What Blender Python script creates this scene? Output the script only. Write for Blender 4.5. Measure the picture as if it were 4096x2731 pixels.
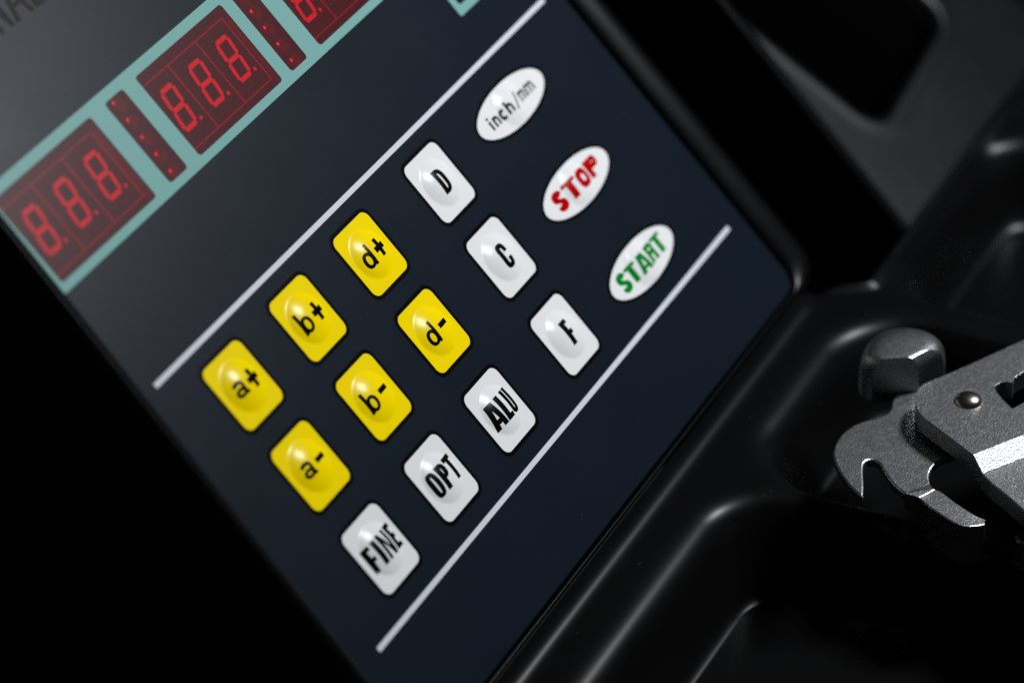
import bpy, bmesh, math, random
import numpy as np
from mathutils import Vector, Matrix
from mathutils.geometry import tessellate_polygon

# ------------------------------------------------------------------ frames
# All sizes are written in millimetres and scaled to metres.
# panel frame: u along the text, v down the panel, n out of the panel
# tray frame : u along the tray, w towards the user, h straight up
# world      : X = u, Y = -w, Z = h
MM = 0.001
PHI = math.radians(47.0)
CP, SP = math.cos(PHI), math.sin(PHI)
V0 = 80.0
def tray(u, w, h):
    return Vector((u*MM, -w*MM, h*MM))
def panel(u, v, n=0.0):
    dv = v - V0
    return tray(u, dv*CP + n*SP, n*CP - dv*SP)
def pdir(u, v, n):
    return Vector((u, -(v*CP + n*SP), n*CP - v*SP))

scene = bpy.context.scene
for o in list(bpy.data.objects):
    bpy.data.objects.remove(o)
COL = scene.collection

# ------------------------------------------------------------------ camera
CAM_UVN = (-527.5, -77.4, 530.8)
cam_r = pdir(0.4431, 0.6315, 0.6366)
cam_d = pdir(-0.5036, 0.7627, -0.4061)
cam_f = pdir(0.7420, 0.1407, -0.6556)
cam_data = bpy.data.cameras.new('camera')
cam = bpy.data.objects.new('camera', cam_data)
COL.objects.link(cam)
cr = cam_r.normalized()
cf = cam_f.normalized()
cu = cr.cross(cf).normalized()
cr = cf.cross(cu).normalized()
m = Matrix((( cr.x, cu.x, -cf.x), (cr.y, cu.y, -cf.y), (cr.z, cu.z, -cf.z))).to_4x4()
m.translation = panel(*CAM_UVN)
cam.matrix_world = m
cam_data.lens = 127.89
cam_data.sensor_width = 36.0
cam_data.sensor_fit = 'HORIZONTAL'
cam_data.clip_start = 0.01
cam_data.clip_end = 50.0
cam_data.dof.use_dof = True
cam_data.dof.focus_distance = 0.797
cam_data.dof.aperture_fstop = 8.4
cam_data.dof.aperture_blades = 9
scene.camera = cam

# ------------------------------------------------------------------ world and lamps
world = bpy.data.worlds.new('World')
scene.world = world
world.use_nodes = True
bg = world.node_tree.nodes['Background']
bg.inputs[0].default_value = (0.9, 0.95, 1.0, 1)
bg.inputs[1].default_value = 0.012

def area(name, aim, direction, dist, sx, sy, watts, col):
    l = bpy.data.lights.new(name, 'AREA')
    l.shape = 'RECTANGLE'
    l.size, l.size_y = sx, sy
    l.energy = watts
    l.color = col
    o = bpy.data.objects.new(name, l)
    COL.objects.link(o)
    d = Vector(direction).normalized()
    o.location = aim + d*dist
    o.rotation_euler = (-d).to_track_quat('-Z', 'Y').to_euler()
    return o
KEY_DIR = pdir(0.526, -0.205, 0.823)
area('key_lamp', panel(60, 20), KEY_DIR, 0.64, 0.11, 0.12, 4.9, (0.92, 0.96, 1.0))

vs = scene.view_settings
vs.view_transform = 'Standard'
vs.look = 'None'
vs.exposure = 0.0
vs.gamma = 1.0
vs.use_curve_mapping = False
scene.render.engine = 'CYCLES'
scene.cycles.use_denoising = False
scene.cycles.max_bounces = 8
scene.cycles.sample_clamp_indirect = 4.0

# ------------------------------------------------------------------ materials
def material(name, base, rough=0.4, metal=0.0, spec=0.5, bump=0.0, bscale=4000.0, bdist=0.00005,
             rvar=0.0, cvar=0.0, cscale=60.0, coat=0.0, rscale=None):
    mt = bpy.data.materials.new(name)
    mt.use_nodes = True
    nt = mt.node_tree
    b = nt.nodes['Principled BSDF']
    b.inputs['Base Color'].default_value = (*base, 1)
    b.inputs['Roughness'].default_value = rough
    b.inputs['Metallic'].default_value = metal
    b.inputs['Specular IOR Level'].default_value = spec
    if coat:
        b.inputs['Coat Weight'].default_value = coat
        b.inputs['Coat Roughness'].default_value = 0.2
    tc = nt.nodes.new('ShaderNodeTexCoord')
    def noise(scale, detail=3.0):
        n = nt.nodes.new('ShaderNodeTexNoise')
        n.inputs['Scale'].default_value = scale
        n.inputs['Detail'].default_value = detail
        nt.links.new(tc.outputs['Object'], n.inputs['Vector'])
        return n
    if bump:
        n = noise(bscale, 2.0)
        bp = nt.nodes.new('ShaderNodeBump')
        bp.inputs['Strength'].default_value = bump
        bp.inputs['Distance'].default_value = bdist
        nt.links.new(n.outputs['Fac'], bp.inputs['Height'])
        nt.links.new(bp.outputs['Normal'], b.inputs['Normal'])
    if rvar:
        n = noise(rscale or cscale, 6.0)
        mr = nt.nodes.new('ShaderNodeMapRange')
        mr.inputs['To Min'].default_value = max(0.02, rough - rvar)
        mr.inputs['To Max'].default_value = min(1, rough + rvar)
        nt.links.new(n.outputs['Fac'], mr.inputs['Value'])
        nt.links.new(mr.outputs['Result'], b.inputs['Roughness'])
    if cvar:
        n = noise(cscale*1.7, 5.0)
        mx = nt.nodes.new('ShaderNodeMix')
        mx.data_type = 'RGBA'
        mx.inputs['A'].default_value = (*[c*(1-cvar) for c in base], 1)
        mx.inputs['B'].default_value = (*[min(1, c*(1+cvar)) for c in base], 1)
        nt.links.new(n.outputs['Fac'], mx.inputs['Factor'])
        nt.links.new(mx.outputs['Result'], b.inputs['Base Color'])
    return mt

FILM_R, FILM_S = 0.335, 0.053     # matte polycarbonate overlay
KEY_R, KEY_S = 0.215, 0.08        # embossed keys take a little more gloss
M = {
 'navy':   material('navy_membrane', (0.0055, 0.0094, 0.0162), FILM_R, spec=FILM_S, bump=0.12, bscale=3000, bdist=0.00004, rvar=0.055, rscale=32, cvar=0.5, cscale=1500),
 'yellow': material('yellow_print', (0.90, 0.67, 0.0), KEY_R, spec=KEY_S, bump=0.10, bscale=5200, bdist=0.00003, cvar=0.03),
 'white':  material('white_print', (0.74, 0.74, 0.735), KEY_R, spec=KEY_S, bump=0.10, bscale=5200, bdist=0.00003, cvar=0.02),
 'black':  material('black_print', (0.0022, 0.0022, 0.0022), KEY_R, spec=0.08, bump=0.12, bscale=5200, bdist=0.00003),
 'red_ink': material('red_print', (0.42, 0.0, 0.002), KEY_R, spec=0.10),
 'green_ink': material('green_print', (0.0, 0.20, 0.014), KEY_R, spec=0.10),
 'line':   material('pale_line_print', (0.60, 0.63, 0.67), FILM_R, spec=FILM_S, bump=0.12, bscale=5200, bdist=0.00003),
 'teal':   material('teal_print', (0.172, 0.365, 0.335), FILM_R, spec=FILM_S, bump=0.12, bscale=5200, bdist=0.00003, cvar=0.03),
 'window': material('smoked_red_window', (0.056, 0.0042, 0.0068), FILM_R, spec=FILM_S, bump=0.12, bscale=5200, bdist=0.00003, cvar=0.45, cscale=700),
 'segment': material('red_segment', (0.56, 0.003, 0.010), FILM_R, spec=FILM_S, bump=0.12, bscale=5200, bdist=0.00003, cvar=0.25, cscale=900),
 'module': material('dim_red_outline', (0.27, 0.003, 0.007), FILM_R, spec=FILM_S, bump=0.12, bscale=5200, bdist=0.00003, cvar=0.5, cscale=500),
 'glow':   material('dim_red_lens_glow', (0.092, 0.003, 0.006), FILM_R, spec=FILM_S, bump=0.12, bscale=5200, bdist=0.00003, cvar=0.4, cscale=500),  # lens colour, shared with the painted red haze beside the modules
 'letter': material('dark_lettering', (0.034, 0.030, 0.027), 0.5, spec=0.02),
 'plastic': material('black_plastic', (0.0024, 0.0024, 0.0026), 0.32, spec=0.125, bump=0.2, bscale=3000, bdist=0.00003, rvar=0.05, cscale=40),
 'steel':  material('blasted_steel', (0.42, 0.425, 0.43), 0.34, metal=1.0, bump=1.0, bscale=2700, bdist=0.00009, rvar=0.06, cvar=0.12, cscale=700),
 'rivet':  material('polished_rivet', (0.42, 0.38, 0.33), 0.24, metal=1.0, bump=0.15, bscale=900, bdist=0.00005),
}
# bright dot painted for the reflection on each LED lens, no emission
led = bpy.data.materials.new('led_glint'); led.use_nodes = True
lb = led.node_tree.nodes['Principled BSDF']
lb.inputs['Base Color'].default_value = (0.85, 0.006, 0.02, 1)
lb.inputs['Roughness'].default_value = 0.4
lb.inputs['Specular IOR Level'].default_value = 0.06
M['led'] = led

# ------------------------------------------------------------------ object helpers
def link(name, me, mat=None, parent=None, loc=(0, 0, 0), rot=(0, 0, 0), smooth=False):
    if mat is not None and not me.materials:
        me.materials.append(M[mat])
    if smooth:
        me.polygons.foreach_set('use_smooth', [True]*len(me.polygons))
    o = bpy.data.objects.new(name, me)
    COL.objects.link(o)
    o.parent = parent
    o.location = loc
    o.rotation_euler = rot
    return o
def mesh(name, verts, faces):
    me = bpy.data.meshes.new(name)
    me.from_pydata([tuple(v) for v in verts], [], faces)
    me.update()
    return me
def empty(name, loc, label, cat, group=None):
    o = bpy.data.objects.new(name, None)
    COL.objects.link(o)
    o.location = loc
    o.empty_display_size = 0.01
    o['label'] = label
    o['category'] = cat
    if group:
        o['group'] = group
    return o
def sheet(polys_tris, z=0.0):
    """2D pieces [(verts, tris)] in mm -> mesh verts/faces."""
    V, F = [], []
    for k, (pv, pt) in enumerate(polys_tris):
        b = len(V)
        V += [(x*MM, y*MM, (z + 0.004*k)*MM) for x, y in pv]
        F += [tuple(b+i for i in t) for t in pt]
    return V, F
def rrect(w, h, r, n=8, cx=0, cy=0):
    p = []
    for sx, sy, a0 in ((1, 1, 0), (-1, 1, 90), (-1, -1, 180), (1, -1, 270)):
        for k in range(n+1):
            a = math.radians(a0 + 90*k/n)
            p.append((cx + sx*(w/2-r) + r*math.cos(a), cy + sy*(h/2-r) + r*math.sin(a)))
    return p
def ellipse(w, h, n=72):
    return [(w/2*math.cos(2*math.pi*k/n), h/2*math.sin(2*math.pi*k/n)) for k in range(n)]

# ------------------------------------------------------------------ console root
console = empty('control_console', tray(70, 40, -60),
    'black moulded balancer console with a navy keypad panel, red digit displays and pocketed tray', 'control panel')
C0 = console.location.copy()
PROT = (PHI, 0, 0)
def ploc(u, v, n=0.0):
    return panel(u, v, n) - C0

# ------------------------------------------------------------------ tray: one moulded height field
TOP = -4.3
def sp(x, k):
    return k*np.logaddexp(0.0, x/k)
def smax(a, b, k):
    return b + sp(a-b, k)
def sstep(a, b, x):
    t = np.clip((x-a)/(b-a), 0, 1)
    return t*t*(3-2*t)
def sd_rr(u, w, u0, u1, w0, w1, r):
    qx = np.abs(u-(u0+u1)/2) - (u1-u0)/2 + r
    qy = np.abs(w-(w0+w1)/2) - (w1-w0)/2 + r
    return np.hypot(np.maximum(qx, 0), np.maximum(qy, 0)) + np.minimum(np.maximum(qx, qy), 0) - r
def frame_sd(u, w):
    dx = u-(172.0-10); dy = w-(3.4-10)
    return np.hypot(np.maximum(dx, 0), np.maximum(dy, 0)) - 10 + np.minimum(np.maximum(dx, dy), 0)
POCKETS = [(-70, 87.5, 19.3, 190, 13, 20.0), (97.5, 168, 18.0, 190, 18, 20.0), (183, 261.5, 17.6, 190, 15, 20.0), (274, 380, 17.6, 190, 12, 20.0)]
def tray_h(u, w):
    h = np.full_like(u, TOP)
    s = frame_sd(u, w)
    h = smax(h, TOP - 1.85*(s-0.35), 1.9) - 0.15
    # back edge of the tray beside the console
    wb = 3.0 + 9.5*sstep(172.0, 181.0, u)
    drop = sstep(170.0, 179.0, u)*70.0
    x = (wb - w)*4.0
    fall = sp(x-2.0, 6.0)
    h = h - (fall - sp(fall-drop, 2.0)) * sstep(169.0, 175.0, u)
    h = h + 2.7*np.exp(-((w-wb-1.0)/2.5)**2)*sstep(171.0, 176.0, u)
    # sloping shelf behind, right of the side wall
    g = -28.0 - 0.616*(w-5.0) + 0.20*np.minimum(u-250.0, 85.0)
    hs = sd_rr(u, w, 266.5, 312.5, -95, -17.5, 5.5)
    dh = sp(-hs*3.5-1, 4.0) - sp(-hs*3.5-60, 4.0)
    lipg = 0.45*np.exp(-((hs-2.2)/2.4)**2)
    g = g - dh + lipg
    g = np.where(u > 214, g, -75.0)
    h = np.maximum(h, np.where(w < 10, g, -999))
    for (u0, u1, w0, w1, r, d) in POCKETS:
        q = sd_rr(u, w, u0, u1, w0, w1, r)
        qi = sd_rr(u, w, u0+9.0, u1-9.0, w0+9.0, w1-9.0, max(r-3.0, 8.0))
        t = np.where(q < 0, -q/np.maximum(-q + np.maximum(qi, 0), 1e-6), -q/9.0)
        xx = t*32.0
        h = h - (sp(xx-3.0, 7.5) - sp(xx-3.0-d, 4.5))
    return h
us = np.unique(np.round(np.concatenate([np.arange(-45, 70, 1.0), np.arange(70, 110, 0.6), np.arange(110, 145, 1.0),
                               np.arange(145, 190, 0.5), np.arange(190, 440, 1.0)]), 3))
ws = np.unique(np.round(np.concatenate([np.arange(-110, 0, 1.2), np.arange(0.2, 9, 0.25), np.arange(9, 16, 0.6), np.arange(16, 32, 0.4),
                               np.arange(32, 150, 1.0)]), 3))
UU, WW = np.meshgrid(us, ws, indexing='ij')
HH = tray_h(UU, WW)
SS = frame_sd(UU, WW)
nv = len(ws)
keep = ~((SS < -1.6) | ((UU < 176) & (WW < -9)))
verts = np.stack([UU, -WW, HH], -1).reshape(-1, 3)*MM - np.array(C0)
faces = []
K = keep
for i in range(len(us)-1):
    for j in range(nv-1):
        if K[i, j] and K[i+1, j] and K[i, j+1] and K[i+1, j+1]:
            faces.append((i*nv+j, i*nv+j+1, (i+1)*nv+j+1, (i+1)*nv+j))
me = bpy.data.meshes.new('tray')
me.from_pydata(verts.tolist(), [], faces)
bm = bmesh.new(); bm.from_mesh(me)
bmesh.ops.delete(bm, geom=[v for v in bm.verts if not v.link_faces], context='VERTS')
bm.to_mesh(me); bm.free()
tr = link('storage_tray', me, 'plastic', console, smooth=True)
tr['label'] = 'black moulded tray with deep rounded pockets'

# ------------------------------------------------------------------ frame round the panel (swept profile)
PU0, PU1, PV0, PV1, PR = -25.0, 166.8, -150.0, 79.7, 5.0
SIDE = [(-0.6, -1.4), (0.55, -1.4), (0.7, -0.4), (0.82, 0.7), (1.05, 1.25), (1.5, 1.65), (2.2, 1.92), (3.1, 2.12), (4.1, 2.25), (5.1, 2.1), (6.2, 1.5), (7.4, 0.0), (8.4, -3.5), (9.2, -8.0), (9.8, -16), (10.5, -34), (11.0, -75)]
BOTT = [(-0.6, -1.4), (0.75, -1.4), (0.85, -0.6), (0.92, 0.4), (0.98, 0.85), (1.08, 1.05), (1.22, 1.13), (1.38, 1.12), (1.55, 1.0), (1.75, 0.8), (1.95, 0.55), (2.1, 0.2), (2.2, -0.4), (2.3, -2), (2.4, -6), (2.5, -20), (2.6, -45)]
path = []   # (u, v, du, dv, wbottom)
def arc(cu, cv, a0, a1, w0, w1, n=14):
    for k in range(n+1):
        t = k/n
        a = math.radians(a0 + (a1-a0)*t)
        wt = w0 + (w1-w0)*(t*t*(3-2*t))
        path.append((cu + PR*math.cos(a), cv + PR*math.sin(a), math.cos(a), math.sin(a), wt))
def seg(a, b, nrm, w, n):
    for k in range(1, n):
        t = k/n
        path.append((a[0]+(b[0]-a[0])*t, a[1]+(b[1]-a[1])*t, nrm[0], nrm[1], w))
arc(PU1-PR, PV1-PR, 0, 90, 0, 1)
seg((PU1-PR, PV1), (PU0+PR, PV1), (0, 1), 1, 40)
arc(PU0+PR, PV1-PR, 90, 180, 1, 0)
seg((PU0, PV1-PR), (PU0, PV0+PR), (-1, 0), 0, 40)
arc(PU0+PR, PV0+PR, 180, 270, 0, 0)
seg((PU0+PR, PV0), (PU1-PR, PV0), (0, -1), 0, 40)
arc(PU1-PR, PV0+PR, 270, 360, 0, 0)
seg((PU1, PV0+PR), (PU1, PV1-PR), (1, 0), 0, 40)
fv, ff = [], []
RIGHT = [(-0.6, -1.4), (0.55, -1.4), (0.72, -0.3), (0.9, 0.5), (1.3, 0.95), (2.1, 1.4), (3.1, 1.82), (4.2, 2.18), (5.4, 2.45), (6.6, 2.55), (7.8, 2.4), (9.2, 1.8), (10.6, 0.6), (11.8, -1.6), (12.8, -6.0), (13.6, -18), (14.6, -75)]
LEFT = [(-0.6, -1.4), (0.5, -1.4), (0.6, -0.7), (0.8, -0.45), (1.1, -0.42), (1.6, -0.8), (2.2, -1.4), (3.2, -2.6), (4.5, -4.4), (6.5, -7.4), (9, -11.5), (12, -17), (15, -23), (18, -30), (21, -38), (24, -48), (30, -75)]
npf = len(SIDE)
for (u, v, du, dv, wt) in path:
    u += (1.2 - 0.0488*v)*max(0.0, min(1.0, (70.0-u)/94.0))
    for (s, b) in zip(RIGHT if u > 70 else LEFT, BOTT):
        d = s[0]*(1-wt) + b[0]*wt
        n = s[1]*(1-wt) + b[1]*wt
        fv.append(ploc(u+du*d, v+dv*d, n))
for i in range(len(path)):
    j = (i+1) % len(path)
    for k in range(npf-1):
        ff.append((i*npf+k, i*npf+k+1, j*npf+k+1, j*npf+k))
fr = link('panel_frame', mesh('panel_frame', fv, ff), 'plastic', console, smooth=True)

# dark side wall right of the console
def bevel_box(name, u0, u1, v0, v1, n0, n1, bev, mat, parent):
    bm = bmesh.new()
    vs_ = [bm.verts.new(ploc(u, v, n)) for u in (u0, u1) for v in (v0, v1) for n in (n0, n1)]
    for f in ((0, 1, 3, 2), (4, 6, 7, 5), (0, 4, 5, 1), (2, 3, 7, 6), (0, 2, 6, 4), (1, 5, 7, 3)):
        bm.faces.new([vs_[i] for i in f])
    bmesh.ops.recalc_face_normals(bm, faces=bm.faces)
    bmesh.ops.bevel(bm, geom=bm.edges[:], offset=bev*MM, segments=4, profile=0.5, affect='EDGES')
    me = bpy.data.meshes.new(name); bm.to_mesh(me); bm.free()
    return link(name, me, mat, parent, smooth=False)
bevel_box('side_wall', 216.5, 220.5, -150, 106, -60, -0.5, 1.2, 'plastic', console)

# ------------------------------------------------------------------ membrane and print
def left_edge(v):
    return -23.6 - 0.0488*v
bv = [(left_edge(-(y-(PV0+PV1)/2))-(PU0+PU1)/2 if x < 0 else x, y) for x, y in rrect(PU1-PU0+0.6, PV1-PV0+0.6, PR, 8)]
mem = mesh('membrane', [(x*MM, y*MM, 0) for x, y in bv], [tuple(range(len(bv)))])
link('membrane', mem, 'navy', console, ploc((PU0+PU1)/2, (PV0+PV1)/2, 0), PROT)

def tri_sheet(name, outlines, mat, parent, loc, rot, z=0.0):
    polys = []
    for o in outlines:
        if isinstance(o, tuple):      # (outer, hole, ...)
            rings = list(o)
        else:
            rings = [o]
        flat = [p for r in rings for p in r]
        tris = tessellate_polygon([[Vector((x, y, 0)) for x, y in r] for r in rings])
        fixed = []
        for t in tris:
            a, b, c = (flat[i] for i in t)
            if (b[0]-a[0])*(c[1]-a[1]) - (b[1]-a[1])*(c[0]-a[0]) < 0:
                t = (t[0], t[2], t[1])
            fixed.append(tuple(t))
        polys.append((flat, fixed))
    V, F = sheet(polys, z)
    return link(name, mesh(name, V, F), mat, parent, loc, rot)

for v in (-12.7, 58.1):
    a, b = -19.3, 160.4
    tri_sheet('rule_line', [rrect(b-a, 1.22, 0.2, 3)], 'line', console, ploc((a+b)/2, v, 0.05), PROT)

# teal strip with openings for the windows
SU0, SU1, SV0, SV1 = -21.3, 130.0, -64.6, -38.6
WV0, WV1 = -62.1, -40.6
DIGIT_WINDOWS = [(-20.5, 16.3), (34.1, 69.9), (86.8, 122.8)]
LED_WINDOWS = [(21.9, 29.1), (73.9, 81.1)]
sc_u, sc_v = (SU0+SU1)/2, (SV0+SV1)/2
holes = [rrect(b-a, WV1-WV0, 0.9, 4, (a+b)/2-sc_u, -((WV0+WV1)/2-sc_v))[::-1] for a, b in sorted(DIGIT_WINDOWS+LED_WINDOWS)]
tri_sheet('display_border', [tuple([[(x + (y*0.04 if x < 0 else 0), y) for x, y in rrect(SU1-SU0, SV1-SV0, 0.3, 3)]]+holes)], 'teal', console, ploc(sc_u, sc_v, 0.06), PROT)
bw, bh = 34.0, 60.0
tri_sheet('display_border', [(rrect(bw, bh, 0.6, 3), rrect(bw-4.4, bh-4.4, 0.8, 3)[::-1])], 'teal', console, ploc(134.6+bw/2-2.5, -23.4-bh/2, 0.06), PROT)

# seven segment digits seen through the windows
def digit_meshes():
    W_, H_, t, g = 5.4, 10.5, 1.08, 0.15
    sl = math.tan(math.radians(8.5))
    sh = lambda pts: [(x + y*sl, y) for x, y in pts]
    x0, x1, y0, y1, e = -W_/2, W_/2, -H_/2, H_/2, t/2
    def hs(y, lo, hi):   # horizontal bar
        return sh([(x0+g+e*0.5, y), (x0+g+e*1.3, y+hi), (x1-g-e*1.3, y+hi), (x1-g-e*0.5, y), (x1-g-e*1.3, y-lo), (x0+g+e*1.3, y-lo)])
    def vb(x, ya, yb):
        return sh([(x-e, ya+g+e*0.9), (x, ya+g+0.1), (x+e, ya+g+e*0.9), (x+e, yb-g-e*0.9), (x, yb-g-0.1), (x-e, yb-g-e*0.9)])
    s = [hs(y1-e, e, e), hs(0, e, e), hs(y0+e, e, e),
         vb(x0+e, 0, y1-e), vb(x1-e, 0, y1-e), vb(x0+e, y0+e, 0), vb(x1-e, y0+e, 0)]
    dx = x1+1.25+(y0+0.5)*sl
    s.append([(dx+0.5*math.cos(a), y0+0.5+0.5*math.sin(a)) for a in [2*math.pi*k/14 for k in range(14)]])
    out = []
    for p in s:
        out.append(mesh('segment', [(x*MM, y*MM, 0) for x, y in p], [tuple(range(len(p)))]))
        f = out[-1].polygons[0]
        if f.normal.z < 0:
            out[-1].flip_normals()
        out[-1].materials.append(M['segment'])
    return out
SEG = digit_meshes()
for wi, (a, b) in enumerate(DIGIT_WINDOWS):
    wc = (a+b)/2
    win = tri_sheet('display_window', [rrect(b-a, WV1-WV0, 0.9, 4)], 'window', console, ploc(wc, (WV0+WV1)/2, 0.03), PROT)
    win['label'] = 'dark red window over three seven-segment digits'
    cv = (WV0+WV1)/2
    for k in range(3):
        du = (-19.8 if wi == 0 else a) + 4.6 + 11.6*k + 0.05 - wc
        for sm in SEG:
            s = bpy.data.objects.new('segment', sm)
            COL.objects.link(s); s.parent = win
            s.location = (du*MM, (-(-51.3)+cv)*MM, 0.02*MM)
    # outlines of the digit modules
    lw = 0.20
    a0 = -19.8 if wi == 0 else a
    for x in (a0+10.3, a0+21.8, a0+33.2):
        tri_sheet('module_edge', [[(x-wc-lw, -8.6), (x-wc+lw, -8.6), (x-wc+lw, 8.6), (x-wc-lw, 8.6)]], 'module', win, (0, (cv+51.0)*MM, 0.015*MM), (0, 0, 0))
    for y in (8.5, -8.5):
        tri_sheet('module_edge', [[(-(b-a)/2+0.1, y-0.13), (a+33.2-wc, y-0.13), (a+33.2-wc, y+0.13), (-(b-a)/2+0.1, y+0.13)]], 'module', win, (0, (cv+51.0)*MM, 0.012*MM), (0, 0, 0))
    tri_sheet('module_glow', [[(a+33.9-wc, -9.6), (b-wc-0.5, -9.6), (b-wc-0.5, 8.2), (a+33.9-wc, 8.2)]], 'glow', win, (0, (cv+51.0)*MM, 0.010*MM), (0, 0, 0))  # diffuse red light beside the module, painted as a flat band
disc = [(math.cos(2*math.pi*k/20), math.sin(2*math.pi*k/20)) for k in range(20)]
lens_me = mesh('led_lens', [(1.75*x*MM, 1.75*y*MM, 0) for x, y in disc], [tuple(range(20))]); lens_me.materials.append(M['glow'])
glint_me = mesh('led_glint', [(0.42*x*MM, 0.42*y*MM, 0) for x, y in disc], [tuple(range(20))]); glint_me.materials.append(M['led'])  # small red disc standing in for the lens reflection
for (a, b) in LED_WINDOWS:
    wc, cv = (a+b)/2, (WV0+WV1)/2
    win = tri_sheet('indicator_window', [rrect(b-a, WV1-WV0, 0.9, 4)], 'window', console, ploc(wc, cv, 0.03), PROT)
    win['label'] = 'narrow dark red window over a column of round indicator lights'
    for k in range(5):
        v = -61.0 + 4.6*k
        for me_, du, dv, z in ((lens_me, 3.2, 0.9, 0.012), (glint_me, 2.35, 0.0, 0.024)):
            if me_ is lens_me and k == 0:
                dv = 1.4
            o = bpy.data.objects.new(me_.name, me_)
            COL.objects.link(o); o.parent = win
            o.location = ((a+du-wc)*MM, -(v+dv-cv)*MM, z*MM)

# ------------------------------------------------------------------ glyphs (x right, y up, mm)
def strip(pts, w, closed=False, caps=0.0):
    """thick polyline -> (verts, tris); w may be a number or a list"""
    n = len(pts)
    ws_ = [w]*n if not isinstance(w, (list, tuple)) else w
    L, Rr = [], []
    for i, (x, y) in enumerate(pts):
        if closed:
            a, b = pts[i-1], pts[(i+1) % n]
        else:
            a, b = pts[max(i-1, 0)], pts[min(i+1, n-1)]
        dx, dy = b[0]-a[0], b[1]-a[1]
        l = math.hypot(dx, dy) or 1
        nx, ny = -dy/l*ws_[i]/2, dx/l*ws_[i]/2
        L.append((x+nx, y+ny)); Rr.append((x-nx, y-ny))
    v = L + Rr
    t = []
    for i in range(n if closed else n-1):
        j = (i+1) % n
        t += [(i, n+i, n+j), (i, n+j, j)]
    return v, t
def poly(pts):
    ts = tessellate_polygon([[Vector((x, y, 0)) for x, y in pts]])
    return list(pts), [tuple(t) for t in ts]
def box(x0, x1, y0, y1):
    return poly([(x0, y0), (x1, y0), (x1, y1), (x0, y1)])
def earc(cx, cy, rx, ry, a0, a1, n=18, p=2.0):
    out = []
    for k in range(n+1):
        a = math.radians(a0+(a1-a0)*k/n)
        c, s = math.cos(a), math.sin(a)
        out.append((cx+rx*math.copysign(abs(c)**(2/p), c), cy+ry*math.copysign(abs(s)**(2/p), s)))
    return out
def ring(cx, cy, rx, ry, tx, ty, p=3.2, n=48):
    o = earc(cx, cy, rx, ry, 0, 360, n, p)[:-1]
    i = earc(cx, cy, rx-tx, ry-ty, 0, 360, n, p)[:-1]
    v = o+i
    t = []
    for k in range(n):
        j = (k+1) % n
        t += [(k, n+k, n+j), (k, n+j, j)]
    return v, t
def band(outer, inner):
    n = len(outer)
    t = []
    for k in range(n-1):
        t += [(k, n+k, n+k+1), (k, n+k+1, k+1)]
    return list(outer)+list(inner), t
# heavy condensed capitals: box x0..x1, y0..y1, stem s
def gA(x0, x1, y0, y1, s, top=0.5):
    xm, w, h = (x0+x1)/2, x1-x0, y1-y0
    a, b = xm-w*top/2*0.98, xm+w*top/2*0.98
    f = s*0.98
    ly = lambda y: x0+(a-x0)*(y-y0)/h
    ry = lambda y: x1+(b-x1)*(y-y0)/h
    yb0, yb1, ya = y0+0.17*h, y0+0.36*h, y0+0.74*h
    hw = max(0.12, (w-2*f)/2*0.75)
    return [poly([(x0, y0), (x0+f, y0), (x0+f+(ly(yb0)-x0)*0.6, yb0), (x1-f-(x1-ry(yb0))*0.6, yb0), (x1-f, y0), (x1, y0), (ry(yb1), yb1), (xm+hw, yb1), (xm-hw, yb1), (ly(yb1), yb1)]),
            poly([(ly(yb1), yb1), (xm-hw, yb1), (xm, ya), (xm, y1), (a, y1)]),
            poly([(xm, ya), (xm+hw, yb1), (ry(yb1), yb1), (b, y1), (xm, y1)])]
def gL(x0, x1, y0, y1, s):
    t = (y1-y0)*0.185
    return [poly([(x0, y0), (x1, y0), (x1, y0+t), (x0+s, y0+t), (x0+s, y1), (x0, y1)])]
def gI(x0, x1, y0, y1, s):
    return [box(x0, x1, y0, y1)]
def gF(x0, x1, y0, y1, s):
    h = y1-y0; t = h*0.18; m = y0+h*0.48
    return [poly([(x0, y0), (x0+s, y0), (x0+s, m-t/2), (x1-0.08*(x1-x0), m-t/2), (x1-0.08*(x1-x0), m+t/2), (x0+s, m+t/2), (x0+s, y1-t), (x1, y1-t), (x1, y1), (x0, y1)])]
def gE(x0, x1, y0, y1, s):
    h = y1-y0; t = h*0.18; m = y0+h*0.5
    return [poly([(x0, y0), (x1, y0), (x1, y0+t), (x0+s, y0+t), (x0+s, m-t/2), (x1-0.08*(x1-x0), m-t/2), (x1-0.08*(x1-x0), m+t/2), (x0+s, m+t/2), (x0+s, y1-t), (x1, y1-t), (x1, y1), (x0, y1)])]
def gT(x0, x1, y0, y1, s):
    t = (y1-y0)*0.19; m = (x0+x1)/2
    return [poly([(m-s/2, y0), (m+s/2, y0), (m+s/2, y1-t), (x1, y1-t), (x1, y1), (x0, y1), (x0, y1-t), (m-s/2, y1-t)])]
def gN(x0, x1, y0, y1, s):
    return [poly([(x0, y0), (x0+s*0.85, y0), (x0+s*0.85, y0+(y1-y0)*0.66), (x1-s, y0), (x1, y0), (x1, y1), (x1-s*0.85, y1), (x1-s*0.85, y1-(y1-y0)*0.66), (x0+s, y1), (x0, y1)])]
def gO(x0, x1, y0, y1, s):
    return [ring((x0+x1)/2, (y0+y1)/2, (x1-x0)/2, (y1-y0)/2, s, s*0.75, 2.9)]
def gU(x0, x1, y0, y1, s):
    xm, r = (x0+x1)/2, (x1-x0)/2
    ry = r*1.05
    o = [(x0, y1)] + earc(xm, y0+ry, r, ry, 180, 360, 20, 2.6) + [(x1, y1)]
    i = [(x0+s, y1)] + earc(xm, y0+ry, r-s, max(0.12, ry-s*0.85), 180, 360, 20, 2.6) + [(x1-s, y1)]
    return [band(o, i)]
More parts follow.
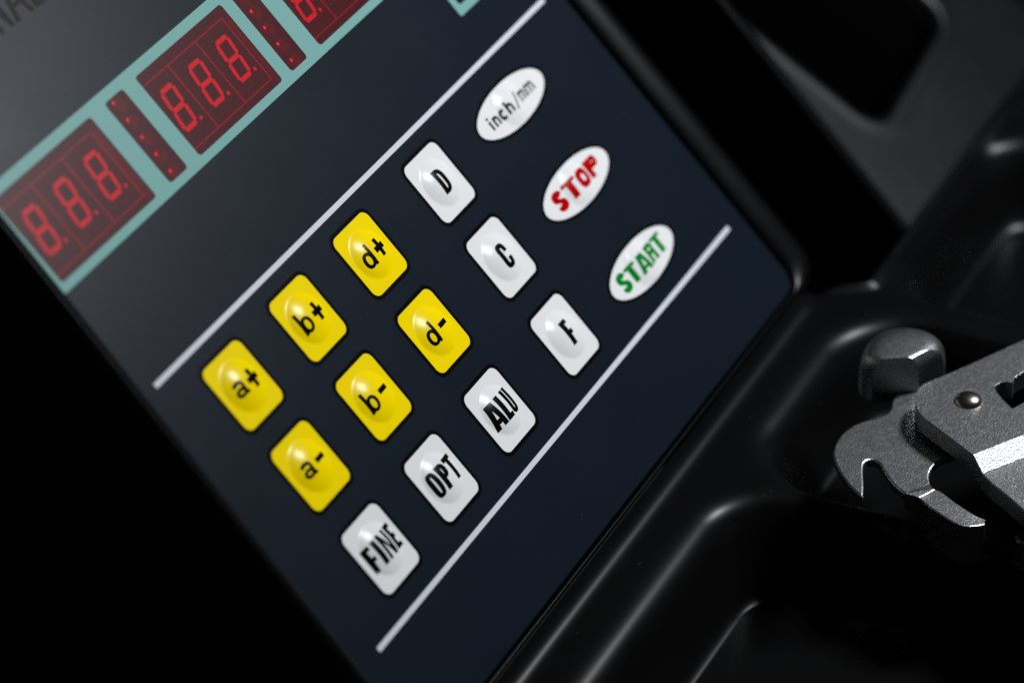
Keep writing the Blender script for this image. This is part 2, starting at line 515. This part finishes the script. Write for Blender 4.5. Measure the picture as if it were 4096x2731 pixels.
def gC(x0, x1, y0, y1, s):
    xm, ym, r = (x0+x1)/2, (y0+y1)/2, (x1-x0)/2
    ry = r*1.1
    g = (y1-y0)*0.115
    o = [(x1, ym+g)] + earc(xm, y1-ry, r, ry, 0, 180, 20, 2.6) + earc(xm, y0+ry, r, ry, 180, 360, 20, 2.6) + [(x1, ym-g)]
    i = [(x1-s, ym+g)] + earc(xm, y1-ry, r-s, ry-s*0.8, 0, 180, 20, 2.6) + earc(xm, y0+ry, r-s, ry-s*0.8, 180, 360, 20, 2.6) + [(x1-s, ym-g)]
    return [band(o, i)]
def gD(x0, x1, y0, y1, s):
    r = (x1-x0)*0.62
    o = [(x0+s*0.5, y1)] + earc(x1-r, y1-r, r, r, 90, 0, 12, 2.3) + earc(x1-r, y0+r, r, r, 0, -90, 12, 2.3) + [(x0+s*0.5, y0)]
    r2 = max(0.1, r-s); t = s*0.75
    i = [(x0+s*0.5, y1-t)] + earc(x1-r, y1-r, r2, r-t, 90, 0, 12, 2.3) + earc(x1-r, y0+r, r2, r-t, 0, -90, 12, 2.3) + [(x0+s*0.5, y0+t)]
    return [box(x0, x0+s, y0, y1), band(o, i)]
def gP(x0, x1, y0, y1, s, leg=False):
    h = y1-y0
    yb = y0+h*0.40
    r = min((x1-x0)*0.6, (y1-yb)/2)
    t = s*0.72
    o = [(x0+s*0.5, y1)] + earc(x1-r, y1-r, r, r, 90, 0, 12, 2.3) + earc(x1-r, yb+r, r, r, 0, -90, 12, 2.3) + [(x0+s*0.5, yb)]
    r2 = max(0.1, r-s); r3 = max(0.1, r-t)
    i = [(x0+s*0.5, y1-t)] + earc(x1-r, y1-r, r2, r3, 90, 0, 12, 2.3) + earc(x1-r, yb+r, r2, r3, 0, -90, 12, 2.3) + [(x0+s*0.5, yb+t)]
    g = [box(x0, x0+s, y0, y1), band(o, i)]
    if leg:
        g.append(poly([(x1-s*1.05, y0), (x1+0.05, y0), (x1-0.05, yb+t*0.6), (x1-s, yb+t*0.8)]))
    return g
def gR(*a):
    return gP(*a, leg=True)
def gS(x0, x1, y0, y1, s):
    xm, ym, r = (x0+x1)/2, (y0+y1)/2, (x1-x0)/2 - s/2
    ry = (y1-y0)/4 - s*0.30
    yt, yb = y1-s*0.38-ry, y0+s*0.38+ry
    pts = earc(xm, yt, r, ry, 5, 245, 22, 2.2) + earc(xm, yb, r, ry, 65, -185, 22, 2.2)
    w = []
    for k in range(len(pts)):
        f = k/(len(pts)-1)
        w.append(s*(0.80+0.20*abs(math.sin(2*math.pi*f))))
    return [strip(pts, w)]
# plain book-weight lower case
def gd(x0, x1, yb, yx, ya, s):
    r = (yx-yb)/2
    return [ring(x0+(x1-x0-s*0.3)/2, yb+r, (x1-x0-s*0.3)/2, r, s, s*0.85, 2.15), box(x1-s, x1, yb+0.02, ya)]
def gb(x0, x1, yb, yx, ya, s):
    r = (yx-yb)/2
    return [ring(x1-(x1-x0-s*0.3)/2, yb+r, (x1-x0-s*0.3)/2, r, s, s*0.85, 2.15), box(x0, x0+s, yb+0.02, ya)]
def ga(x0, x1, yb, yx, s):
    w, h = x1-x0, yx-yb
    e = s/2
    top = earc(x0+w*0.46, yx-h*0.30, w*0.46-e+w*0.0, h*0.30-e*0.9, 165, 0, 14)
    stem = [(x0+w*0.92-e, yx-h*0.34-k*(h*0.66-0.05)/6) for k in range(7)]
    tail = [(x1, yb+0.03)]
    return [strip(top+stem, s*0.92), ring(x0+w*0.42, yb+h*0.29, w*0.42, h*0.29, s*0.9, s*0.8, 2.1),
            poly([(x0+w*0.92-s, yb), (x1, yb), (x1-0.08, yb+s*0.75), (x0+w*0.92-s*0.6, yb+s*0.75)])]
def gplus(cx, cy, ax, ay, tx, ty):
    return [poly([(cx-ax, cy-ty/2), (cx-tx/2, cy-ty/2), (cx-tx/2, cy-ay), (cx+tx/2, cy-ay), (cx+tx/2, cy-ty/2), (cx+ax, cy-ty/2),
                  (cx+ax, cy+ty/2), (cx+tx/2, cy+ty/2), (cx+tx/2, cy+ay), (cx-tx/2, cy+ay), (cx-tx/2, cy+ty/2), (cx-ax, cy+ty/2)])]
def gn(x0, x1, yb, yx, s, ya=None):
    xm = (x0+x1)/2
    r = (x1-x0)/2-s/2
    st = [(x0+s/2, yb)]
    a = earc(xm, yx-r*0.9-s*0.4, r, r*0.9, 180, 0, 12)
    return [box(x0, x0+s, yb, ya or yx), strip(a+[(x1-s/2, yb)], s*0.95)]
def gm(x0, x1, yb, yx, s):
    xm = (x0+x1)/2
    return gn(x0, xm+s/2, yb, yx, s) + gn(xm-s/2, x1, yb, yx, s)[1:]
def gc(x0, x1, yb, yx, s):
    xm, ym = (x0+x1)/2, (yb+yx)/2
    return [strip(earc(xm, ym, (x1-x0)/2-s/2, (yx-yb)/2-s*0.42, 42, 318, 26), s)]

# ------------------------------------------------------------------ keys
DR0, DR1, DM = 5.75, 6.15, 0.355
def _slope(r):
    if r < DR0:
        return -DM*(r/DR0)
    if r < DR1:
        t = (r-DR0)/(DR1-DR0)
        return -DM*(1-t*t*(3-2*t))
    return 0.0
_tab = [0.0]
for k in range(700, 0, -1):
    _tab.append(_tab[-1] - _slope(k*0.01)*0.01)
_tab = _tab[::-1]
def dome(x, y):
    r = math.hypot(x, y)
    if r >= 7.0:
        return 0.0
    i = int(r*100); f = r*100-i
    return _tab[i]*(1-f) + _tab[min(i+1, 700)]*f
def cap_mesh(name, outline, rings=30, dm=1.0):
    """rings are circles over the dome and relax to the outline at the rim"""
    V = [(0, 0, dome(0, 0)*dm)]
    F = []
    n = len(outline)
    for k in range(1, rings+1):
        t = k/rings
        for x, y in outline:
            l = math.hypot(x, y)
            rc = min(t*7.2/0.8, 7.2) if t <= 0.8 else 7.2
            rc = min(rc, l*t)
            if t > 0.8:
                rc = max(rc, min(7.2, l*0.8)); rc = rc + (l-rc)*(t-0.8)/0.2
            V.append((x/l*rc, y/l*rc, dome(x/l*rc, y/l*rc)*dm))
    for i in range(n):
        F.append((0, 1+i, 1+(i+1) % n))
    for k in range(rings-1):
        a, b = 1+k*n, 1+(k+1)*n
        for i in range(n):
            j = (i+1) % n
            F.append((a+i, b+i, b+j, a+j))
    return mesh(name, [(x*MM, y*MM, z*MM) for x, y, z in V], F)
def ring_mesh(name, inner, outer, steps=4, dm=1.0):
    V, F = [], []
    n = len(inner)
    for k in range(steps+1):
        t = k/steps
        for (a, b) in zip(inner, outer):
            x, y = a[0]+(b[0]-a[0])*t, a[1]+(b[1]-a[1])*t
            V.append((x, y, dome(x, y)*dm))
    for k in range(steps):
        a, b = k*n, (k+1)*n
        for i in range(n):
            j = (i+1) % n
            F.append((a+i, b+i, b+j, a+j))
    return mesh(name, [(x*MM, y*MM, z*MM) for x, y, z in V], F)
def legend_mesh(pieces, dm=1.0, maxlen=0.55):
    bm = bmesh.new()
    for k, (pv, pt) in enumerate(pieces):
        z = 0.02+0.004*k
        vs_ = [bm.verts.new((x, y, z)) for x, y in pv]
        for t in pt:
            a, b, c = (pv[i] for i in t)
            cr_ = (b[0]-a[0])*(c[1]-a[1]) - (b[1]-a[1])*(c[0]-a[0])
            if abs(cr_) < 1e-7:
                continue
            try:
                bm.faces.new([vs_[i] for i in (t if cr_ > 0 else (t[0], t[2], t[1]))])
            except ValueError:
                pass
    for _ in range(5):
        es = [e for e in bm.edges if e.calc_length() > maxlen]
        if not es:
            break
        bmesh.ops.subdivide_edges(bm, edges=es, cuts=1)
        bmesh.ops.triangulate(bm, faces=[f for f in bm.faces if len(f.verts) > 3])
    for v in bm.verts:
        v.co.z += dome(v.co.x, v.co.y)*dm
        v.co *= MM
    me = bpy.data.meshes.new('legend')
    bm.to_mesh(me); bm.free()
    return me
KW, KH, KR = 15.0, 15.95, 2.0
def dense(pts, k=4):
    out = []
    for i, p in enumerate(pts):
        q = pts[(i+1) % len(pts)]
        m_ = k*3 if math.hypot(q[0]-p[0], q[1]-p[1]) > 3 else 1
        out += [(p[0]+(q[0]-p[0])*j/m_, p[1]+(q[1]-p[1])*j/m_) for j in range(m_)]
    return out
sq_out = dense(rrect(KW, KH, KR, 8))
sq_cap = cap_mesh('key', sq_out)
sq_ring = ring_mesh('key_border', rrect(KW-0.5, KH-0.5, KR-0.2, 8), rrect(KW+1.9, KH+1.9, KR+0.75, 8))
ov_out = ellipse(31.6, 10.6)
ov_cap = cap_mesh('key', ov_out, dm=0.9)
ov_ring = ring_mesh('key_border', ellipse(31.1, 10.1), ellipse(33.4, 12.2), dm=0.9)
sq_ring.materials.append(M['black']); ov_ring.materials.append(M['black'])
caps = {}
for nm, base in (('yellow', sq_cap), ('white', sq_cap), ('oval', ov_cap)):
    me = base.copy(); me.name = 'key'
    me.materials.append(M['white' if nm == 'oval' else nm])
    caps[nm] = me
CX = [0.0, 27.72, 55.68, 88.68]
RY = [0.0, 21.88, 44.61]
IX, IY = [125.94, 126.06, 126.31], [-0.84, 23.24, 47.37]
T3 = 3.08
plus = gplus(2.75, -0.12, 2.0, 2.2, 1.4, 1.35)
minus = [box(0.95, 4.5, -0.55, 0.65)]
la = ga(-3.95, -0.25, -1.85, 1.75, 0.95)
lb_ = gb(-4.15, -0.55, -2.65, 1.15, 2.75, 0.92)
ld = gd(-4.15, -0.55, -2.65, 1.15, 2.75, 0.92)
KEYS = [
 (CX[0], RY[0], 'yellow', la+plus, 'black', 'yellow key marked a+'),
 (CX[1], RY[0], 'yellow', lb_+plus, 'black', 'yellow key marked b+'),
 (CX[2], RY[0], 'yellow', ld+plus, 'black', 'yellow key marked d+'),
 (CX[3], RY[0], 'white', gD(-1.6, 1.8, -T3, T3, 1.4), 'black', 'white key marked D'),
 (CX[0], RY[1], 'yellow', la+minus, 'black', 'yellow key marked a-'),
 (CX[1], RY[1], 'yellow', lb_+minus, 'black', 'yellow key marked b-'),
 (CX[2], RY[1], 'yellow', ld+minus, 'black', 'yellow key marked d-'),
 (CX[3], RY[1], 'white', gC(-1.4, 2.1, -3.3, 2.95, 1.42), 'black', 'white key marked C'),
 (CX[0], RY[2], 'white', gF(-5.75, -3.2, -T3, 2.8, 1.45)+gI(-2.45, -0.95, -T3, 2.8, 1)+gN(-0.35, 3.05, -T3, 2.9, 1.12)+gE(3.6, 6.05, -T3+0.1, 2.95, 1.42), 'black', 'white key marked FINE'),
 (CX[1], RY[2], 'white', gO(-5.0, -1.85, -3.0, 3.0, 1.28)+gP(-1.3, 2.0, -2.9, 2.9, 1.5)+gT(2.35, 5.85, -2.9, 2.9, 1.5), 'black', 'white key marked OPT'),
 (CX[2], RY[2], 'white', gA(-5.35, -0.85, -T3, T3, 1.65, 0.60)+gL(-0.6, 2.15, -T3, T3, 1.6)+gU(2.4, 5.25, -T3, T3, 1.22), 'black', 'white key marked ALU'),
 (CX[3], RY[2], 'white', gF(-0.8, 2.1, -3.2, 2.95, 1.65), 'black', 'white key marked F'),
 (IX[0], IY[0], 'oval', [box(-10.95, -10.1, -1.65, 0.75), box(-10.95, -10.1, 1.15, 1.75)] + gn(-9.2, -6.75, -1.65, 0.85, 0.8) + gc(-6.2, -3.95, -1.75, 0.9, 0.8) + gn(-3.4, -0.95, -1.65, 0.85, 0.8, 1.75)
    + [poly([(-0.1, -2.0), (0.4, -2.0), (2.45, 1.9), (1.95, 1.9)])] + gm(2.95, 6.6, -1.6, 0.95, 0.58) + gm(7.2, 10.85, -1.6, 0.95, 0.58), 'black', 'white oval key marked inch/mm'),
 (IX[1], IY[1], 'oval', gS(-11.1, -6.3, -2.35, 2.4, 1.75)+gT(-5.9, -0.5, -2.35, 2.3, 2.2)+gO(-0.2, 5.2, -2.35, 2.35, 1.95)+gP(5.9, 11.3, -2.25, 2.3, 2.0), 'red_ink', 'white oval key marked STOP in red'),
 (IX[2], IY[2], 'oval', gS(-11.9, -7.6, -2.35, 2.4, 1.6)+gT(-7.4, -3.2, -2.35, 2.25, 1.8)+gA(-3.1, 1.95, -2.45, 2.3, 1.75, 0.52)+gR(2.3, 6.8, -2.3, 2.35, 1.6)+gT(7.0, 11.5, -2.3, 2.35, 1.85), 'green_ink', 'white oval key marked START in green'),
]
for (u, v, kind, pieces, ink, lab) in KEYS:
    dm = 0.9 if kind == 'oval' else 1.0
    k = link('key', caps[kind], None, console, ploc(u, v, 0.06), PROT, smooth=True)
    k['label'] = lab
    r = link('key_border', ov_ring if kind == 'oval' else sq_ring, None, k, (0, 0, -0.025*MM), (0, 0, 0), smooth=True)
    link('legend', legend_mesh(pieces, dm), ink, k, (0, 0, 0), (0, 0, 0), smooth=True)

# dark lettering at the top of the panel
yb, yt = 0.0, 9.4
N_ = [box(12.1, 13.2, yb, yt), box(15.8, 16.9, yb, yt), poly([(13.0, yt), (15.9, yb), (16.0, yb+2.2), (13.1, yt)])]
A_ = [poly([(17.8, yb), (19.1, yb), (21.7, yt), (20.4, yt)]), poly([(23.1, yb), (24.4, yb), (21.9, yt), (20.6, yt)]), box(19.2, 23.0, 2.9, 3.9)]
L_ = [box(25.2, 26.5, yb, yt), box(25.2, 29.6, yb, yb+1.3)]
V, F = [], []
for k, (pv, pt) in enumerate(N_+A_+L_):
    b = len(V)
    V += [(x*MM, y*MM, 0.004*k*MM) for x, y in pv]
    for t in pt:
        a_, b_, c_ = (pv[i] for i in t)
        s_ = (b_[0]-a_[0])*(c_[1]-a_[1]) - (b_[1]-a_[1])*(c_[0]-a_[0])
        F.append(tuple(b+i for i in (t if s_ > 0 else (t[0], t[2], t[1]))))
link('lettering', mesh('lettering', V, F), 'letter', console, ploc(0, -86.2, 0.05), PROT)

# ------------------------------------------------------------------ wheel weight pliers
# outlines were measured in a view of the tool and are stored here as
# real (u, w) positions at each surface's own height.
LEVER = [(125.41, 48.68, 8), (123.36, 45.86, 8), (122.26, 44.62, 8), (121.41, 44, 8), (120.59, 43.7, 8), (119.8, 43.71, 8), (119.03, 43.78, 8), (118.27, 43.91, 8), (117.54, 44.09, 8), (116.82, 44.32, 8), (116.12, 44.5, 8), (115.44, 44.61, 8), (114.79, 44.67, 8), (114.17, 44.68, 8), (113.56, 44.6, 8), (112.96, 44.45, 8), (112.39, 44.21, 8), (111.83, 43.9, 8), (111.29, 43.55, 8), (110.77, 43.15, 8), (110.26, 42.71, 8), (109.77, 42.23, 8), (109.24, 41.75, 8), (108.68, 41.27, 8), (108.09, 40.8, 8), (107.46, 40.32, 8), (106.78, 39.9, 8), (106.03, 39.52, 8), (105.22, 39.19, 8), (104.36, 38.91, 8), (103.49, 38.69, 8), (102.61, 38.51, 8), (101.72, 38.38, 8), (100.83, 38.31, 8), (99.94, 38.29, 8), (99.06, 38.31, 8), (98.17, 38.38, 8), (97.29, 38.5, 8), (96.41, 38.67, 8), (95.53, 38.89, 8), (94.66, 39.17, 8), (93.79, 39.5, 8), (92.92, 39.91, 8), (92.03, 40.39, 8), (91.14, 40.94, 8), (90.25, 41.56, 8), (89.37, 42.21, 8), (88.51, 42.9, 8), (87.66, 43.63, 8), (86.84, 44.39, 8), (86.05, 45.14, 8), (85.31, 45.89, 8), (84.61, 46.63, 8), (83.95, 47.37, 8), (83.34, 48.11, 8), (82.77, 48.87, 8), (82.14, 49.83, 8), (81.08, 51.59, 8), (83.31, 50.8, 8), (84.58, 50.34, 8), (85.63, 49.92, 8), (86.7, 49.47, 8), (87.81, 48.98, 8), (88.83, 48.54, 8), (89.75, 48.15, 8), (90.58, 47.81, 8), (91.32, 47.51, 8), (91.99, 47.29, 8), (92.59, 47.14, 8), (93.12, 47.06, 8), (93.59, 47.06, 8), (94, 47.12, 8), (94.35, 47.25, 8), (94.65, 47.45, 8), (94.89, 47.72, 8), (95.06, 48.02, 8), (95.16, 48.35, 8), (95.2, 48.71, 8), (95.17, 49.1, 8), (95.01, 49.51, 8), (94.71, 49.95, 8), (94.28, 50.42, 8), (93.71, 50.9, 8), (93.1, 51.43, 8), (92.46, 51.99, 8), (91.78, 52.58, 8), (91.06, 53.21, 8), (90.38, 53.85, 8), (89.73, 54.49, 8), (89.11, 55.13, 8), (88.53, 55.78, 8), (88, 56.43, 8), (87.52, 57.09, 8), (87.01, 57.9, 8), (86.2, 59.38, 8), (91.67, 63.25, 8), (93.25, 62.37, 8), (94.19, 61.96, 8), (95.02, 61.72, 8), (95.91, 61.54, 8), (96.87, 61.44, 8), (97.81, 61.41, 8), (98.75, 61.45, 8), (99.67, 61.55, 8), (100.59, 61.72, 8), (101.44, 61.99, 8), (102.23, 62.35, 8), (103.13, 62.94, 8), (104.63, 64.18, 8), (115.74, 61.55, 8), (122.64, 55.14, 8)]
ARM_L = [(86.2, 59.38, 8), (88.12, 61.87, 6.3), (86.92, 63.67, 6.3), (85.84, 65.47, 6.3), (84.88, 67.27, 6.3), (83.99, 69.07, 6.3), (83.18, 70.85, 6.3), (82.51, 72.62, 6.27), (82.34, 74.33, 6.23), (82.8, 75.88, 6.16), (83.8, 77.24, 6.07), (85.07, 78.49, 5.95)]
ARM_R = [(91.67, 63.25, 8), (92.74, 63.92, 6.2), (92.45, 65.31, 6.2), (91.73, 66.73, 6.2), (90.84, 68.14, 6.2), (90.03, 69.55, 6.2), (89.3, 70.96, 6.2), (88.63, 72.35, 6.17), (88.02, 73.73, 6.13), (87.51, 75.1, 6.06), (87.2, 76.44, 5.97), (87.08, 77.76, 5.85)]
HANDLE = [(115.57, 50.75, 14), (116.49, 50.64, 14), (117.31, 50.6, 14), (118.02, 50.64, 14), (118.63, 50.74, 14), (119.26, 50.93, 14), (119.93, 51.2, 14), (120.63, 51.56, 14), (121.35, 52, 14), (122.14, 52.48, 14), (122.99, 53, 14), (123.9, 53.56, 14), (124.88, 54.15, 14), (125.87, 54.74, 14), (126.88, 55.32, 14), (127.91, 55.9, 14), (128.97, 56.47, 14), (130.02, 57.04, 14), (131.08, 57.61, 14), (132.14, 58.18, 14), (133.2, 58.75, 14), (134.26, 59.32, 14), (135.32, 59.9, 14), (136.39, 60.47, 14), (137.45, 61.05, 14), (138.67, 61.7, 14), (140.03, 62.43, 14), (141.54, 63.24, 14), (143.21, 64.13, 14), (148.08, 66.75, 14), (156.21, 71.16, 14), (171.44, 79.41, 14), (205.78, 98.03, 14), (161.38, 111.48, 14), (109.48, 78.21, 14), (97.83, 70.74, 14), (99.28, 68.43, 14), (100.09, 67.13, 14), (100.74, 66.07, 14), (101.4, 65, 14), (102.06, 63.91, 14), (102.7, 62.85, 14), (103.32, 61.81, 14), (103.93, 60.81, 14), (104.51, 59.84, 14), (105.08, 58.89, 14), (105.63, 57.98, 14), (106.16, 57.09, 14), (106.66, 56.24, 14), (107.2, 55.46, 14), (107.75, 54.78, 14), (108.32, 54.18, 14), (108.92, 53.67, 14), (109.57, 53.17, 14), (110.27, 52.71, 14), (111.02, 52.26, 14), (111.82, 51.84, 14), (112.68, 51.48, 14), (113.59, 51.18, 14), (114.55, 50.94, 14)]
SLOT = [(122.88, 67.11, 14), (123.67, 66.46, 14), (124.39, 66.04, 14), (125.04, 65.87, 14), (125.61, 65.93, 14), (126.13, 66.05, 14), (126.61, 66.25, 14), (127.03, 66.52, 14), (127.41, 66.86, 14), (127.7, 67.22, 14), (127.89, 67.59, 14), (128, 68.09, 14), (128.01, 69.03, 14), (130.02, 68.61, 14), (132.02, 69.27, 14), (133.5, 69.89, 14), (135.13, 70.69, 14), (137.72, 72.08, 14), (143.08, 75.06, 14), (139.9, 79.21, 14), (129.29, 77.59, 14), (125.01, 75.57, 14), (122.89, 74.58, 14), (121.5, 73.95, 14), (120.14, 73.35, 14), (118.13, 72.5, 14), (119.59, 70.71, 14), (120.45, 69.69, 14), (121.21, 68.85, 14), (122.02, 67.99, 14)]
BEND_T = [(97.83, 70.74, 14), (109.48, 78.21, 14), (161.38, 111.48, 14)]
BEND_B = [(95.56, 73.92, 11.2), (105.07, 80.07, 11.2), (156.36, 113.23, 11.2)]
LOWER = [(95.56, 73.92, 11.2), (93.24, 76.8, 11.2), (90.58, 81.07, 11.2), (86.51, 86.68, 11.2), (80.82, 94.68, 11.2), (85.29, 110.26, 11.2), (110.06, 127.25, 11.2), (156.36, 113.23, 11.2), (105.07, 80.07, 11.2)]
TIP = [(85.64, 85.49, 4), (86.2, 85.19, 4), (86.86, 85.08, 4), (87.49, 85.2, 4), (88.08, 85.53, 4), (88.97, 86.08, 4), (90.15, 86.85, 4), (91.3, 88.14, 4), (92.99, 90.83, 4), (85.27, 93.53, 4), (84.92, 89.14, 4), (84.83, 87.3, 4), (84.88, 86.57, 4), (85.15, 85.97, 4)]
HEAD = [(119.07, 38.7, 8), (124.4, 47.83, 8), (131.88, 51.2, 8), (134.08, 50.68, 8), (135.22, 50.28, 8), (136.04, 49.83, 8), (136.79, 49.28, 8), (137.45, 48.62, 8), (138.04, 47.89, 8), (138.53, 47.11, 8), (138.94, 46.26, 8), (139.27, 45.35, 8), (139.49, 44.38, 8), (139.6, 43.36, 8), (139.61, 42.27, 8), (139.5, 41.13, 8), (139.26, 40.04, 8), (138.89, 38.99, 8), (138.39, 38, 8), (137.76, 37.06, 8), (137.01, 36.22, 8), (136.14, 35.47, 8), (135.17, 34.81, 8), (134.08, 34.25, 8), (132.93, 33.8, 8), (131.72, 33.46, 8), (130.46, 33.23, 8), (129.14, 33.12, 8), (127.85, 33.09, 8), (126.59, 33.14, 8), (125.37, 33.29, 8), (124.18, 33.52, 8), (123.09, 33.83, 8), (122.11, 34.24, 8), (121.23, 34.73, 8), (120.46, 35.32, 8), (119.86, 35.91, 8), (119.45, 36.52, 8), (119.2, 37.29, 8)]
RIVET = [(117.13, 62.48, 14)]
HEADTOP = [(124.39, 47.49, 17.5), (118.96, 38.47, 17.5)]
pliers = empty('wheel_weight_pliers', tray(105, 60, TOP),
    'grey blasted steel wheel-weight pliers with hooked jaw and hammer head lying across the black tray', 'pliers')
Q0 = pliers.location.copy()
def tv(p):
    return tray(*p) - Q0
JOIN = [Vector((9, 9, 9))]
def finish(bm, name, mat, bev=0.35, parent=None, ang=20.0, seg_=2, rounded=False):
    bmesh.ops.remove_doubles(bm, verts=bm.verts, dist=1e-6)
    bmesh.ops.recalc_face_normals(bm, faces=bm.faces)
    if bev:
        es = [e for e in bm.edges if len(e.link_faces) == 2 and e.calc_face_angle(0) > math.radians(ang)
              and not all(min((v.co - j).to_2d().length for j in JOIN) < 0.0002 for v in e.verts)]
        bmesh.ops.bevel(bm, geom=es, offset=bev*MM, segments=seg_, profile=0.5, affect='EDGES', clamp_overlap=True)
    me = bpy.data.meshes.new(name)
    bm.to_mesh(me); bm.free()
    o = link(name, me, mat, parent or pliers, smooth=rounded)
    if rounded:
        me.set_sharp_from_angle(angle=math.radians(14))
    return o
def plate(name, outer, bottom, mat, holes=(), bev=0.35, ang=30.0):
    rings = [outer] + list(holes)
    flat = [p for r in rings for p in r]
    tris = tessellate_polygon([[Vector((p[0], p[1], 0)) for p in r] for r in rings])
    bm = bmesh.new()
    T = [bm.verts.new(tv(p)) for p in flat]
    B = [bm.verts.new(tv((p[0], p[1], bottom))) for p in flat]
    if holes:
        for t in tris:
            try:
                bm.faces.new([T[i] for i in t]); bm.faces.new([B[i] for i in t[::-1]])
            except ValueError:
                pass
    else:
        bm.faces.new(T); bm.faces.new(B[::-1])
    b = 0
    for r in rings:
        n = len(r)
        for i in range(n):
            j = (i+1) % n
            bm.faces.new([T[b+i], T[b+j], B[b+j], B[b+i]])
        b += n
    return finish(bm, name, mat, bev, ang=ang)
JOIN = [tv(ARM_L[0]), tv(ARM_R[0])]
plate('hooked_lever', LEVER, 5.9, 'steel', bev=0.42)
# jaw: bent down from the lever, thick block towards its end
bm = bmesh.new()
nL = len(ARM_L)
rows = []
for k in range(nL):
    zb = 3.6 if k == 0 else 3.6 + (TOP+0.1-3.6)*min(1.0, (k-0.3)/2.2)
    l, r = ARM_L[k], ARM_R[k]
    rows.append([bm.verts.new(tv(l)), bm.verts.new(tv(r)), bm.verts.new(tv((r[0], r[1], zb))), bm.verts.new(tv((l[0], l[1], zb)))])
for a, b in zip(rows[:-1], rows[1:]):
    for i in range(4):
        j = (i+1) % 4
        bm.faces.new([a[i], a[j], b[j], b[i]])
bm.faces.new(rows[0]); bm.faces.new(rows[-1][::-1])
finish(bm, 'jaw', 'steel', 0.3, ang=40)
# handle plate lying over the lever, with slot and joggle
plate('handle_plate', HANDLE, HANDLE[0][2]-4.6, 'steel', holes=[SLOT], bev=0.3, ang=50)
bm = bmesh.new()
t1, t2, t3 = BEND_T; b1, b2, b3 = BEND_B
dz = 4.6
def prism(bm, top, drop):
    T = [bm.verts.new(tv(p)) for p in top]
    B = [bm.verts.new(tv((p[0], p[1], p[2]-drop))) for p in top]
    bm.faces.new(T); bm.faces.new(B[::-1])
    n = len(T)
    for i in range(n):
        j = (i+1) % n
        bm.faces.new([T[i], T[j], B[j], B[i]])
prism(bm, [t1, t2, t3, b3, b2, b1], dz)
finish(bm, 'handle_bend', 'steel', 0.12, ang=50)
bm = bmesh.new()
prism(bm, LOWER, dz)
finish(bm, 'handle_shank', 'steel', 0.25, ang=40)
plate('jaw_tip', TIP, TOP+0.2, 'steel', bev=0.5)
# hammer head: straight front, rounded back and top
bm = bmesh.new()
ax = sum(p[0] for p in HEAD[:2])/2; aw = sum(p[1] for p in HEAD[:2])/2
lev = [(5.6, 0.96), (6.4, 1.0), (10.0, 1.0), (11.5, 0.995), (12.8, 0.98), (13.9, 0.955), (14.9, 0.92), (15.7, 0.875), (16.3, 0.82), (16.8, 0.75), (17.2, 0.66), (17.45, 0.54), (17.55, 0.40)]
prev = None
for hh, sc_ in lev:
    ringv = [bm.verts.new(tv((ax+(p[0]-ax)*sc_, aw+(p[1]-aw)*sc_, hh))) for p in HEAD]
    if prev:
        n = len(ringv)
        for i in range(n):
            j = (i+1) % n
            bm.faces.new([prev[i], prev[j], ringv[j], ringv[i]])
    else:
        bm.faces.new(ringv[::-1])
    prev = ringv
bm.faces.new(prev)
finish(bm, 'hammer_head', 'steel', 0.26, ang=60, seg_=1, rounded=True)
# rivet
V, F = [], []
rr_, nh, ns = 3.3, 8, 32
for k in range(nh+1):
    a = math.pi/2*k/nh
    for i in range(ns):
        t = 2*math.pi*i/ns
        V.append((rr_*math.cos(a)*math.cos(t)*MM, rr_*math.cos(a)*math.sin(t)*MM, 1.9*math.sin(a)*MM))
for k in range(nh):
    for i in range(ns):
        j = (i+1) % ns
        F.append((k*ns+i, k*ns+j, (k+1)*ns+j, (k+1)*ns+i))
link('rivet', mesh('rivet', V, F), 'rivet', pliers, tv((RIVET[0][0], RIVET[0][1], RIVET[0][2]-0.15)), (0, 0, 0), smooth=True)


# ------------------------------------------------------------------ a little dust
rng = random.Random(7)
bm = bmesh.new()
def speck(c, ex, ey, en):
    a = rng.uniform(0, math.pi)
    l, wd = rng.uniform(0.10, 0.22), rng.uniform(0.05, 0.10)
    if rng.random() < 0.22:
        l, wd = rng.uniform(0.5, 1.2), 0.045
    d1 = (ex*math.cos(a) + ey*math.sin(a))*l*MM
    d2 = (ey*math.cos(a) - ex*math.sin(a))*wd*MM
    up = en*0.05*MM
    vs_ = [bm.verts.new(c + x*d1*0.5 + y*d2*0.5 + up) for x, y in ((-1, -0.6), (0, -1), (1, -0.4), (0.8, 0.7), (0, 1), (-0.9, 0.5))]
    top = bm.verts.new(c + up*2.2)
    for i in range(6):
        bm.faces.new([vs_[i], vs_[(i+1) % 6], top])
EX, EV, EN = Vector((1, 0, 0)), pdir(0, -1, 0).normalized(), pdir(0, 0, 1).normalized()
for _ in range(70):
    speck(panel(rng.uniform(-15, 160), rng.uniform(-90, 78), 0.0), EX, EV, EN)
for _ in range(120):
    u, w = rng.uniform(0, 180), rng.uniform(6, 90)
    h = float(tray_h(np.array([u]), np.array([w]))[0])
    hu = float(tray_h(np.array([u+0.3]), np.array([w]))[0]); hw = float(tray_h(np.array([u]), np.array([w+0.3]))[0])
    n_ = Vector((-(hu-h)/0.3, (hw-h)/0.3, 1)).normalized()
    e1 = Vector((1, 0, (hu-h)/0.3)).normalized()
    speck(tray(u, w, h), e1, n_.cross(e1), n_)
me = bpy.data.meshes.new('dust')
bm.to_mesh(me); bm.free()
M['dust'] = material('pale_dust', (0.16, 0.15, 0.135), 0.8, spec=0.1)
dust = link('dust', me, 'dust')
dust['kind'] = 'stuff'
dust['label'] = 'fine pale dust specks and fibres scattered over the panel and tray'
dust['category'] = 'dust'
